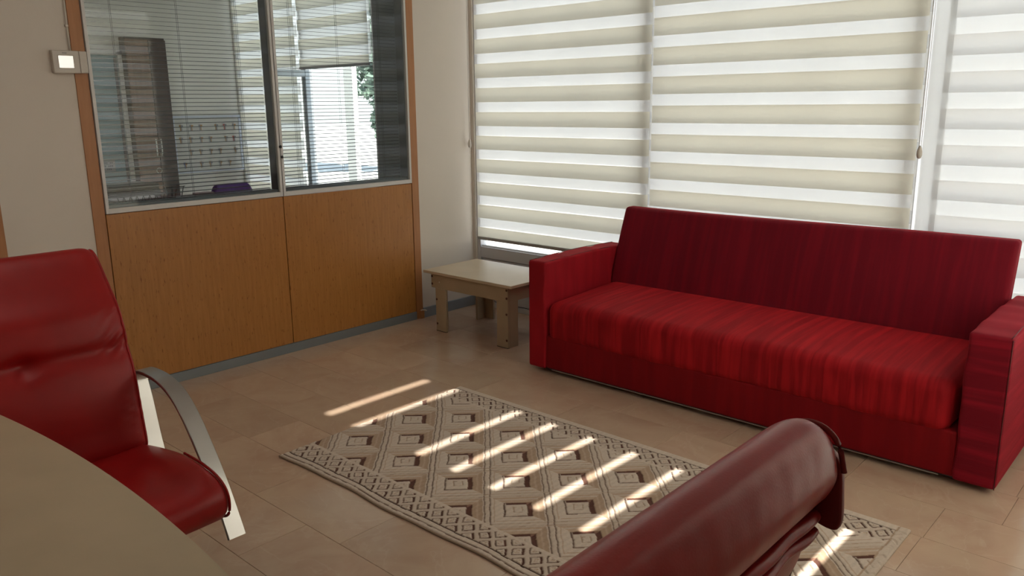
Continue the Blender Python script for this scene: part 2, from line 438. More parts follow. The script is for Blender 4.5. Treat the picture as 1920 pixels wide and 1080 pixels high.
# partition: stiles, panels, skirting
def panel(y0, y1, name='wood_panel', z0=.062, z1=1.036, m=WOOD, x=.0):
    return box(name, (-.035, y0, z0), (x, y1, z1), m, wl, .0012)
panel(-2.8055, -1.7135); panel(-1.7085, -.6335); panel(-4.50, -3.345)
box('dark_backing', (-.06, -4.45, .0), (-.036, -.57, 1.03), GAP, wl)
for y0, y1 in ((-2.875, -2.8105), (-.6285, -.565), (-3.340, -3.300)):
    panel(y0, y1, 'wood_stile', .062 if y0 > -2.9 and y0 < -2 else .0, 2.56, WOODE, .002)
box('wood_head_rail', (-.05, -2.8105, 2.50), (.001, -.6285, 2.56), WOODE, wl)
box('skirting', (-.04, -2.875, 0), (.003, -.6285, .0595), GREY, wl, .001)
box('skirting', (-.04, -4.50, 0), (.003, -3.34, .0595), GREY, wl, .001)
bb = box('baseboard_left', (-.004, -.562, 0), (.010, -.001, .078), BASEB, None, .0015); struct(bb)
bb = box('baseboard_left', (-.004, -3.299, 0), (.010, -2.876, .078), BASEB, None, .0015); struct(bb)
# interior windows of the partition: frames, jambs, panes
def part_window(name, y0, y1):
    o = empty(name, (0, (y0+y1)/2, 1.04)); struct(o)
    c = (y0+y1)/2; a, b = y0-c, y1-c; zt = 1.46; fw = .017
    box('frame_stile', (-.02, a, 0), (.008, a+fw, zt), ALU, o, .001)
    box('frame_stile', (-.02, b-fw, 0), (.008, b, zt), ALU, o, .001)
    box('frame_rail', (-.02, a+fw, 0), (.008, b-fw, .028), ALU, o, .001)
    box('frame_rail', (-.02, a+fw, zt-.03), (.008, b-fw, zt), ALU, o, .001)
    box('sill', (-.10, a+.008, .018), (-.021, b-.008, .042), GREY, o)
    box('jamb', (-.10, a+.002, .0), (-.021, a+.014, zt), DGREY, o)
    box('jamb', (-.10, b-.014, .0), (-.021, b-.002, zt), DGREY, o)
    p = mk('pane', [(-.006, a+fw, .028), (-.006, b-fw, .028), (-.006, b-fw, zt-.03), (-.006, a+fw, zt-.03)], [(0, 1, 2, 3)], PGLASS, o)
    return o
part_window('window_1', -2.8055, -1.7135)
part_window('window_2', -1.7085, -.6335)
part_window('window_3', -4.46, -3.345)
# window wall (y = 0): aluminium profiles, lower panels, glass
def ext_window(name, x0, x1, y=.05, zs=.485, zt=2.80, lower=True):
    o = empty(name, ((x0+x1)/2, y, 0)); struct(o); c = (x0+x1)/2; a, b = x0-c, x1-c
    box('frame_stile', (a, -.035, 0 if lower else zs-.09), (a+.035, .035, H), FRAMEB, o, .002)
    box('frame_stile', (b-.035, -.035, 0 if lower else zs-.09), (b, .035, H), FRAMEB, o, .002)
    box('frame_rail', (a+.035, -.035, zs-.088), (b-.035, .035, zs), FRAMEB, o, .002)
    box('frame_rail', (a+.035, -.035, zt), (b-.035, .035, H), FRAMEB, o, .002)
    box('glazing_bead', (a+.035, -.02, zs), (b-.035, .0, zs+.012), ALU, o)
    if lower:
        box('lower_panel', (a+.035, -.022, .045), (b-.035, .02, zs-.095), FRAMEB, o, .002)
        box('bottom_rail', (a+.035, -.035, 0), (b-.035, .035, .038), FRAMEB, o, .002)
        box('panel_seam', (a+.035, -.01, .0), (b-.035, .01, zs-.08), GAP, o)
    mk('pane', [(a+.03, 0.01, zs), (b-.03, 0.01, zs), (b-.03, 0.01, zt), (a+.03, 0.01, zt)], [(0, 1, 2, 3)], GLASS, o)
    return o
ext_window('window_4', .03, 1.61); ext_window('window_5', 1.612, 3.235); ext_window('window_6', 3.237, XR-.01)
struct(box('wall_back', (-.12, .0, 0), (.03, .1, H), WALL))
# right wall glazing
def side_window(name, y0, y1, m_y=None):
    o = empty(name, (XR+.1, (y0+y1)/2, .5)); struct(o); c = (y0+y1)/2; a, b = y0-c, y1-c
    box('frame_stile', (-.03, a, 0), (.03, a+.035, 2.30), FRAMEB, o); box('frame_stile', (-.03, b-.035, 0), (.03, b, 2.30), FRAMEB, o)
    box('frame_rail', (-.03, a+.035, 0), (.03, b-.035, .05), FRAMEB, o); box('frame_rail', (-.03, a+.035, 2.27), (.03, b-.035, 2.30), FRAMEB, o)
    mk('pane', [(0, a+.03, .04), (0, b-.03, .04), (0, b-.03, 2.28), (0, a+.03, 2.28)], [(0, 1, 2, 3)], GLASS, o)
side_window('window_7', -2.44, -1.66); side_window('window_8', -1.50, -.25)

# ================================================================ ZEBRA BLINDS
PER = .1778
def zebra(label, width, loc, rz, whites_bottom, wh, zbot, ztop, gap=.033, overlap=.002, rear_h=.108, group='zebra roller blinds', skip=(), bar=True, cat='blind', sheer=None, opaque=None):
    sheer = sheer or SHEER
    """two fabric layers with alternating opaque and sheer bands; local x along the width, +y to the outside"""
    t = empty('zebra_blind', loc, rz); tag(t, label, cat, group)
    W = width
    zs = []; z = whites_bottom
    while z > zbot: z -= PER
    k = 0
    def band(nm, z0, z1, y, m):
        z0 = max(z0, zbot); z1 = min(z1, ztop)
        if z1-z0 < .003: return
        n = 10; V_ = []; F_ = []
        for i in range(n+1):
            x = W*i/n
            for zz in (z0, z1): V_.append((x, y + .0018*math.sin(x*7+1.3) + .0012*math.sin(zz*9+x*2), zz))
        for i in range(n): F_.append((2*i, 2*i+2, 2*i+3, 2*i+1))
        mk(nm, V_, F_, m, t, True)
    while z < ztop:
        band('sheer_band', z, z+wh, 0, sheer)
        band('opaque_band', z+wh, z+PER, 0, opaque or BEIGE)
        k = round((z-whites_bottom)/PER)
        ov = overlap if k not in skip else 0
        rb = z-ov
        band('rear_opaque_band', rb, rb+rear_h, gap, BACKB)
        band('rear_sheer_band', rb+rear_h, rb+PER+(0 if (k+1) not in skip else -gap), gap, sheer)
        z += PER
    if bar:
        box('bottom_bar', (0, -.004, zbot-.022), (W, .012, zbot+.002), BARM, t, .003)
        tube('rear_bar', [(0, gap, zbot+.002), (W, gap, zbot+.002)], .006, BARM, t)
    box('head_cassette', (0, -.03, ztop), (W, gap+.02, ztop+.08), ALU, t, .006)
    return t
BARM = plain('blind_bottom_bar_grey', (.34, .34, .33), .4, metal=.2)
z1 = zebra('zebra roller blind on the left window, above the small wooden table', 1.575, (.085, -.035, 0), 0, .653, .073, .575, 2.80, .036, -.001)
z2 = zebra('zebra roller blind on the middle window behind the red sofa', 1.600, (1.672, -.035, 0), 0, .691, .070, .560, 2.80, .033, .016)
z3 = zebra('bluish white zebra blind at the far right, behind the right end of the sofa', 1.40, (3.362, -.022, 0), 0, .665, .078, .560, 2.80, .033, .010, opaque=COOL)
# right wall blinds: local x runs along world -y
zebra('zebra blind on the right wall letting thin sun slits through', .86, (XR-.03, -1.62, 0), -math.pi/2, 2.015-PER*8, .072, .49, 2.80, .050, .024, group=None, skip=(0, 9), rear_h=.108, sheer=SHEER_OPEN)
zebra('closed zebra blind on the right wall nearest the sofa', 1.34, (XR-.03, -.20, 0), -math.pi/2, 2.015-PER*8, .072, .49, 2.80, .03, .020, group=None, rear_h=.134)
mk('side_hem', [(-.066, -.004, .54), (.03, -.005, .54), (.03, -.005, 2.8), (-.066, -.004, 2.8)], [(0, 1, 2, 3)], SHEER, z3)
mk('rear_side_hem', [(-.066, .010, .54), (.03, .010, .54), (.03, .010, 2.8), (-.066, .010, 2.8)], [(0, 1, 2, 3)], BACKB, z3)
# bead chains
def chain(label, x, y, ztop, zk, fat):
    t = empty('bead_chain', (x, y, zk-.03)); tag(t, label, 'chain', 'blind pull chains')
    tube('cord', [(-.004, 0, .05), (-.004, 0, ztop-zk)], .0013, ALU, t, 6)
    tube('cord', [(.004, .004, .05), (.004, .004, ztop-zk)], .0013, ALU, t, 6)
    V_ = []; F_ = []
    z = .05
    while z < ztop-zk:
        b = len(V_); r = .0028
        V_ += [(-.004+r, 0, z), (-.004, r, z), (-.004-r, 0, z), (-.004, -r, z), (-.004, 0, z+r), (-.004, 0, z-r)]
        F_ += [(b, b+1, b+4), (b+1, b+2, b+4), (b+2, b+3, b+4), (b+3, b, b+4), (b+1, b, b+5), (b+2, b+1, b+5), (b+3, b+2, b+5), (b, b+3, b+5)]
        z += .0095
    tag(mk('beads', V_, F_, ALU, t), kind='stuff')
    lathe('weight', [(.004, 0), (.011, .006), (.014, .02), (.013, .04), (.008, .058), (.003, .066)], PLAS, t, 14)
    return t
chain('bead pull chain with ivory weight hanging by the left wall corner', .030, -.05, 2.6, 1.30, 1)
chain('bead pull chain with ivory weight between the middle and far right blinds', 3.296, -.06, 2.6, 1.335, 1)

# ================================================================ VENETIAN BLINDS inside the partition
def venetian(label, y0, y1):
    t = empty('venetian_blind', (-.062, (y0+y1)/2, 1.082)); tag(t, label, 'blind', 'venetian blinds in the office partition')
    L = y1-y0; zt = 1.40
    # curved slat
    V_ = []; F_ = []; ns = 4; hw = .0110; tilt = math.radians(-9)
    for s, yy in enumerate((-L/2, L/2)):
        for i in range(ns+1):
            u = -1+2*i/ns; x = u*hw; z = .0016*(1-u*u)
            V_.append((x*math.cos(tilt)-z*math.sin(tilt), yy, x*math.sin(tilt)+z*math.cos(tilt)))
    for i in range(ns): F_.append((i, i+1, ns+2+i, ns+1+i))
    s0 = mk('slat', V_, F_, SLAT, t, True)
    z = .012; k = 0; s0.location = (0, 0, z)
    while z < zt-.03:
        z += .0232; share(s0, t, (0, 0, z))
    box('head_rail', (-.012, -L/2, zt-.02), (.012, L/2, zt+.005), GREY, t)
    box('bottom_rail', (-.009, -L/2, -.004), (.009, L/2, .006), GREY, t, .002)
    for f in (-.36, .0, .36):
        for dx in (-.0085, .0085):
            tube('ladder_cord', [(dx, L*f, .0), (dx, L*f, zt-.02)], .0009, SLAT, t, 5)
    return t
venetian('dark grey slatted venetian blind in the left office window', -2.778, -1.762)
venetian('dark grey slatted venetian blind in the right office window', -1.680, -.690)
venetian('dark grey venetian blind in the office window at the left edge', -4.43, -3.375)
# small locks on the joint between the two frames
for i, (z, lab) in enumerate(((1.352, 'upper small dark knob on the joint between the office windows'), (1.288, 'lower small dark knob on the joint between the office windows'))):
    o = lathe('window_catch', [(.003, 0), (.0085, .003), (.0095, .009), (.006, .013)], BLACK, None, 14, (.009, -1.711 + (.004 if i else -.002), z))
    o.rotation_euler = (0, math.pi/2, 0); tag(o, lab, 'catch', 'catches on the office windows')

# thermostat, cable conduit
t = empty('thermostat', (.0, -2.905, 1.776)); tag(t, 'ivory wall thermostat with lit square screen beside the office window', 'thermostat')
box('housing', (-.003, -.075, 0), (.028, .052, .112), PLAS, t, .004, 2)
box('control_dial_side', (-.0, .0535, .001), (.026, .092, .111), PLAS, t, .004, 2)
box('screen', (.027, -.048, .026), (.0292, .022, .086), emis('lit_screen', (.95, .93, .86), .75), t, .0008)
box('screen_bezel', (.0265, -.052, .022), (.0285, .026, .090), plain('bezel', (.42, .38, .32), .5), t, .001)
box('maker_badge', (.0278, -.028, .098), (.0286, -.006, .101), plain('badge_grey', (.12, .11, .12), .5), t)
o = empty('cable_conduit', (.0, -2.885, 1.89)); tag(o, 'thin ivory cable running up the pillar from the thermostat', 'cable')
tube('cable', [(.003, .0, 0), (.004, -.002, .1), (.003, .001, .22), (.003, -.002, .4), (.003, .0, .84)], .0035, PLAS, o, 8)
box('cable_clip', (-.004, -.009, .115), (.009, .007, .127), PLAS, o, .002)
# small wood plinth and cable end at the foot of the right stile
o = empty('cable_stub', (.012, -.585, .0)); tag(o, 'short cream cable stub poking out at the foot of the wooden partition', 'cable')
box('plinth_block', (-.01, -.018, 0), (.006, .02, .062), WOODE, o, .002)
tube('cable', [(-.002, -.012, .066), (.008, .0, .069), (.016, .016, .066), (.022, .028, .060)], .0045, plain('cream_cable', (.72, .66, .56), .5), o, 8)

# ================================================================ RUG
def make_rug():
    x0, x1, y0, y1 = 1.385, 3.800, -2.683, -1.478
    st = .0034
    nx = int((x1-x0)/st)+1; ny = int((y1-y0)/st)+1
    X, Y = np.meshgrid(np.linspace(x0, x1, nx), np.linspace(y0, y1, ny), indexing='ij')
    wob = .0016*np.sin(X*23+Y*31)+.0012*np.sin(X*57-Y*41)
    Xp, Yp = X+wob, Y+wob*.7
    cream = np.array([.57, .48, .40]); tan = np.array([.40, .285, .20]); tan2 = np.array([.46, .34, .25]); brown = np.array([.105, .042, .028]); line = np.array([.17, .105, .08]); cream2 = np.array([.53, .44, .36])
    C = np.empty(X.shape+(3,)); C[:] = cream; Z = np.full(X.shape, .0115)
    def put(mask, col, dz=0):
        C[mask] = col
        if dz: Z[mask] = .0115+dz
    # field
    field = (Yp > -2.508) & (Yp < -1.648)
    a0 = (Xp-1.541)/.3445 + (Yp+1.988)/.3560; b0 = (Xp-1.541)/.3445 - (Yp+1.988)/.3560
    a = a0-np.round(a0); b = b0-np.round(b0)      # a: to the right of the picture, b: towards the viewer
    aa, ab = np.abs(a), np.abs(b); r = np.maximum(aa, ab)
    f = field
    put(f, cream2)
    # frame sides
    fr = f & (r < .42) & (r > .24)
    put(fr & (a > ab), tan, -.001); put(fr & (-b > aa), tan2, -.001)
    put(fr & (a > ab) & (np.abs(a-.33) < .016), tan2, -.001); put(fr & (-b > aa) & (np.abs(b+.345) < .016), cream2, -.001)
    put(fr & (-a > ab), cream); put(fr & (b > aa), cream)
    put(fr & (b > aa) & (np.abs(b-.36) < .012), tan2)
    put(fr & (-a > ab) & (np.abs(a+.38) < .01), tan2)
    # double lines between the columns, faint ones between rows
    put(f & (np.abs(aa-.452) < .0085), line, -.003)
    put(f & (np.abs(a-.405) < .005) & (ab < .42), tan, -.001)
    put(f & (np.abs(ab-.452) < .006), tan, -.002)
    # inner coffer
    inn = f & (r < .24)
    put(inn, cream, .001)
    put(f & (np.abs(r-.225) < .013), line, -.003)
    put(inn & (a > .15) & (b > -.23), brown, -.004); put(inn & (b < -.15) & (a > -.2), brown, -.004)
    put(inn & (a > .15) & (b < -a+.0), np.array([.24, .13, .09]), -.004)
    core = f & (a < .15) & (a > -.205) & (b > -.15) & (b < .205)
    put(core, cream, .001)
    put(core & (np.abs(a+.085) < .008) & (b > -.10) & (b < .10), tan, -.002)
    put(core & (np.abs(a-.06) < .008) & (b > -.07) & (b < .07), tan, -.002)
    put(core & (np.abs(b+.06) < .008) & (a > -.085) & (a < -.02), tan, -.002)
    put(core & (np.abs(b-.10) < .006) & (a > -.085) & (a < .06), tan2, -.001)
    # plain bands and small lozenges
    for yc, sg in ((-2.579, 1), (-1.578, -1)):
        band = (np.abs(Yp-yc) < .0535)
        put(band, cream2)
        a0 = (Xp-1.495)/.0858 + (Yp-yc)/.094; b0 = (Xp-1.495)/.0858 - (Yp-yc)/.094
        a = a0-np.round(a0); b = b0-np.round(b0); aa, ab = np.abs(a), np.abs(b); r = np.maximum(aa, ab)
        put(band & (r < .36) & (r > .275), line, -.003)
        put(band & (a > .22) & (a < .37) & (ab < .35), brown, -.004)
        put(band & (r < .275) & (a < .22), cream, .001)
        put(band & (np.abs(a+.02+.12*np.sin(b*18)) < .035) & (ab < .14), tan, -.001)
        put(band & (np.abs(ab-.13) < .03) & (aa < .12), tan2, -.001)
    for yl in (-2.6345, -1.5225):
        put(np.abs(Yp-yl) < .0033, np.array([.07, .035, .025]), -.004)
    for yl in (-2.6635,):
        put(np.abs(Yp-yl) < .0028, line, -.004)
    # bound end at right
    put(Xp > 3.765, cream2); put(np.abs(Xp-3.762) < .003, tan, -.002)
    # pile noise and edges
    C *= (1+.10*(rng.rand(*X.shape)-.5))[..., None]
    C *= (1+.05*np.sin(Xp*240)*np.sin(Yp*11))[..., None]
    Z += .0006*rng.rand(*X.shape)
    ed = np.minimum.reduce([X-x0, x1-X, Y-y0, y1-Y]); Z -= .006*np.clip(1-ed/.006, 0, 1)**2
    # gentle waves of a rug that has been walked on; the long near hem wanders
    Z += .0022*np.clip(np.sin(X*6.1)*np.sin(X*2.3+1), 0, 1)*np.exp(-((Y-y0)/.12)**2)
    hem = np.exp(-((Y-y0)/.10)**2)
    Yw = Y + hem*(.006*np.sin(X*7.5+.6)+.003*np.sin(X*17)); Xw = X - .010*(np.clip((Y-y0)/(y1-y0), 0, 1))*np.exp(-((X-x0)/.15)**2)*4*.9
    cx, cy = (x0+x1)/2, (y0+y1)/2
    V_ = np.stack([Xw-cx, Yw-cy, Z], -1).reshape(-1, 3)
    idx = np.arange(nx*ny).reshape(nx, ny)
    q = np.stack([idx[:-1, :-1], idx[1:, :-1], idx[1:, 1:], idx[:-1, 1:]], -1).reshape(-1, 4)
    me = D.meshes.new('pile')
    # skirt down to the floor
    ring = np.concatenate([idx[:, 0], idx[-1, 1:], idx[-2::-1, -1], idx[0, -2:0:-1]])
    low = V_[ring].copy(); low[:, 2] = .0005; nb = len(V_); Vall = np.concatenate([V_, low]); nr = len(ring)
    j = np.arange(nr); sk = np.stack([ring[(j+1) % nr], ring[j], nb+j, nb+(j+1) % nr], -1)
    Q = np.concatenate([q, sk])
    me.vertices.add(len(Vall)); me.vertices.foreach_set('co', Vall.astype(np.float32).ravel())
    me.loops.add(Q.size); me.loops.foreach_set('vertex_index', Q.astype(np.int32).ravel())
    me.polygons.add(len(Q)); me.polygons.foreach_set('loop_start', (np.arange(len(Q))*4).astype(np.int32))
    me.update(calc_edges=True); me.validate()
    at = me.color_attributes.new('weave', 'FLOAT_COLOR', 'POINT')
    Ca = np.ones((len(Vall), 4), np.float32); Ca[:nb, :3] = C.reshape(-1, 3); Ca[nb:, :3] = (.35, .27, .2)
    at.data.foreach_set('color', Ca.ravel())
    m, nt, bs = mat('woven_rug')
    an = N(nt, 'ShaderNodeAttribute', attribute_name='weave'); nt.links.new(an.outputs['Color'], bs.inputs['Base Color'])
    bs.inputs['Roughness'].default_value = .95; bs.inputs['Specular IOR Level'].default_value = .1; bs.inputs['Sheen Weight'].default_value = .1
    me.materials.append(m)
    t = empty('rug', (cx, cy, .0)); tag(t, 'cream and brown rug with a sunlit diamond pattern on the marble floor', 'rug')
    o = D.objects.new('pile', me); COL.objects.link(o); o.parent = t
    # bound hem
    hy = [y0-cy + math.exp(0)*(.006*math.sin(x*7.5+.6)+.003*math.sin(x*17)) for x in np.linspace(x0, x1, 60)]
    tube('hem', [(x-cx, yy+.001, .0052) for x, yy in zip(np.linspace(x0, x1, 60), hy)], .0048, plain('brown_hem', (.33, .25, .18), .9), t, 8)
    return t
make_rug()

# ================================================================ SOFA
def make_sofa():
    cx = (1.427+3.964)/2; S = empty('sofa', (cx, -.5, 0)); tag(S, 'long red fabric sofa with square arms standing below the blinds', 'sofa')
    L = lambda p: (p[0]-cx, p[1]+.5, p[2])
    xl0, xl1, xr0, xr1 = 1.427, 1.560, 3.805, 3.968; yf = -.965
    def P(nm, a, b, r, m, n, fn=None):
        f2 = None
        if fn: f2 = lambda q: np.array(L(fn(np.array([q[0]+cx, q[1]-.5, q[2]]))))
        return rounded_block(nm, L(a), L(b), r, m, S, n, f2)
    def armfn(top, inner):
        def f(q):
            q = q.copy()
            if q[2] > .4:
                k = (q[2]-.4)/(top-.4)
                q[2] += k*.010*math.sin(math.pi*np.clip((q[1]+.965)/.85, 0, 1))
                q[2] += k*.0035*math.sin(q[1]*31)*math.sin(q[1]*7+1)
            # slackness of the cover on the inner face
            if abs(q[0]-inner) < .01:
                q[0] += .004*math.sin(q[1]*16+q[2]*22)*math.sin(q[2]*9)
            return q
        return f
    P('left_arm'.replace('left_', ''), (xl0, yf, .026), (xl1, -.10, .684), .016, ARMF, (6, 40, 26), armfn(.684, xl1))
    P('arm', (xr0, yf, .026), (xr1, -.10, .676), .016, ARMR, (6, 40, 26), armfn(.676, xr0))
    # backrest: leaning slab
    def backfn(q):
        q = q.copy(); t = (q[2]-.36)/(.94-.36)
        lean = -.325 + (.18)*t
        d = q[1]+.05   # 0 at the rear, negative to the front
        q[1] = lean + .085 + d
        if d < -.04: q[1] -= .012*math.sin(math.pi*np.clip(t, 0, 1)) + .004*math.sin(q[0]*9)*math.sin(math.pi*np.clip(t, 0, 1))
        q[2] += .005*math.sin(q[0]*2.2) * t
        return q
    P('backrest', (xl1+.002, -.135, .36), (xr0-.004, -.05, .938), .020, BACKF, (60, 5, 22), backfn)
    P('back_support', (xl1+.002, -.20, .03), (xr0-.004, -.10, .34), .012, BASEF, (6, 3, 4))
    # seat
    def seatfn(q):
        q = q.copy(); u = (q[0]-xl1)/(xr0-xl1); v = np.clip((q[1]+.985)/.70, 0, 1)
        if q[2] > .36:
            k = (q[2]-.36)/(.465-.36)
            q[2] += k*(.010*math.sin(math.pi*u)*math.sin(math.pi*v) + .010*v - .014*(1-v)**3)
            q[2] += k*.0020*math.sin(q[0]*38+q[1]*9)*(1-v)
        q[2] -= .012*math.exp(-((u-.03)/.06)**2)*(1-v)
        if q[1] < -.9:
            q[1] += .006*math.sin(q[0]*5) + .002*math.sin(q[0]*41+q[2]*15)
        return q
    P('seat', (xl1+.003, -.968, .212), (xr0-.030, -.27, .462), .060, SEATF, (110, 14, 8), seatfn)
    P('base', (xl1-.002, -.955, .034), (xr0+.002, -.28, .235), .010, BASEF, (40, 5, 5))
    # seams
    for (x, zt) in ((xl1-.012, .682), (xl0+.010, .684), (xr1-.010, .676)):
        tube('seam', [L((x, -.955, zt+.001+.010*math.sin(math.pi*s)-.003)) if s < 0 else L((x, -.960+.85*s, zt+.0005+.010*math.sin(math.pi*s))) for s in np.linspace(0, 1, 16)], .0022, PIPE, S, 6)
    tube('seam', [L((xr1-.004, -.963, z)) for z in np.linspace(.03, .67, 8)], .0022, PIPE, S, 6)
    for x in (1.60, 3.70, 2.65):
        for y in (-.86, -.22):
            o = lathe('foot', [(.030, 0), (.034, .004), (.034, .024), (.028, .032)], BLACK, S, 18, L((x, y, 0)))
    o = box('foot_rail', L((1.45, -.93, .020)), L((3.94, -.91, .030)), BLACK, S)
    # bright braid glued under the front edge
    tube('braid', [L((x, -.950, .028)) for x in np.linspace(1.6, 3.75, 30)], .003, plain('braid', (.25, .2, .18), .7), S, 6)
make_sofa()

# ================================================================ COFFEE TABLE
def make_table():
    T = empty('side_table', (.67, -.485, 0)); tag(T, 'small pale wooden side table between the wood partition and the sofa', 'table')
    L = lambda x, y, z: (x-.67, y+.485, z)
    def b(nm, x0, x1, y0, y1, z0, z1, m=LAM, bev=.001): return box(nm, L(x0, y0, z0), L(x1, y1, z1), m, T, bev)
    b('table_top', .242, 1.10, -.762, -.212, .420, .440, LAMT, .002)
    ax0, ax1, ay0, ay1 = .305, 1.052, -.742, -.232
    b('apron', ax0, ax1, ay0, ay0+.018, .318, .420); b('apron', ax0, ax1, ay1-.018, ay1, .318, .420)
    b('apron', ax0, ax0+.018, ay0+.018, ay1-.018, .318, .420); b('apron', ax1-.018, ax1, ay0+.018, ay1-.018, .318, .420)
    def leg(x, y, sx, sy):
        # L-shaped leg of two boards, corner at (x, y); sx, sy point inward
        bm = bmesh.new(); w_ = .102; th = .018
        xa, xb = sorted((x, x+sx*w_)); ya, yb = sorted((y, y+sy*th)); add_box(bm, L(xa, ya, .0), L(xb, yb, .3175), .001)
        xa, xb = sorted((x, x+sx*th)); ya, yb = sorted((y+sy*(th+.0005), y+sy*w_)); add_box(bm, L(xa, ya, .0), L(xb, yb, .3175), .001)
        lg = bm_obj('leg', bm, LAM, T)
        return lg
    l1 = leg(.345, ay0+.001, 1, 1); l2 = leg(1.051, ay0+.001, -1, 1); leg(.345, ay1-.001, 1, -1); leg(1.051, ay1-.001, -1, -1)
    def plug(x, z, par, r=.0085, m=PLUG):
        o = lathe('screw_cap', [(r, 0), (r, .0015), (r*.7, .0022)], m, par, 12, L(x, ay0-.0005 if par is T else ay0+.0005, z)); o.rotation_euler = (math.pi/2, 0, 0)
    for z in (.400, .345): plug(ax0+.010, z, T); plug(ax1-.010, z, T)
    for z in (.235, .055): plug(.357, z, l1); plug(1.039, z, l2)
    plug(.39, .365, T, .004, WHITE)
    bl = box('glide', L(.345, ay0, 0), L(.447, ay0+.018, .004), BLACK, T); box('glide', L(.95, ay0-.001, 0), L(1.051, ay0+.018, .004), BLACK, T)
make_table()

# ================================================================ DESK
def make_desk():
    T = empty('desk', (2.9, -4.2, 0)); tag(T, 'pale beige desk top filling the bottom left corner', 'desk')
    x0, x1 = 1.93, 3.42
    top = []; n = 40
    for i in range(n+1):
        x = x0+(x1-x0)*i/n; top.append((x, -3.874-.058*((x-2.72)/.78)**2*1.0))
    pts = top + [(x1, -4.72), (x0, -4.72)]
    bm = bmesh.new()
    vs = [bm.verts.new((x-2.9, y+4.2, .722)) for x, y in pts]; f = bm.faces.new(vs)
    r = bmesh.ops.extrude_face_region(bm, geom=[f]); bmesh.ops.translate(bm, vec=(0, 0, .028), verts=[g for g in r['geom'] if isinstance(g, bmesh.types.BMVert)])
    bmesh.ops.recalc_face_normals(bm, faces=bm.faces)
    ed = [e for e in bm.edges if all(v.co.z > .74 for v in e.verts)]
    bmesh.ops.bevel(bm, geom=ed, offset=.005, segments=2, affect='EDGES')
    bm_obj('desk_top', bm, LAM, T)
    box('side_panel', (x1-.08-2.9, -.46, 0), (x1-.055-2.9, .10, .7215), LAM, T, .001)
    box('side_panel', (x0+.05-2.9, -.50, 0), (x0+.075-2.9, -.20, .7215), LAM, T, .001)
    box('back_panel', (x0+.0755-2.9, -.46, .25), (x1-.0805-2.9, -.442, .7215), LAM, T, .001)
make_desk()

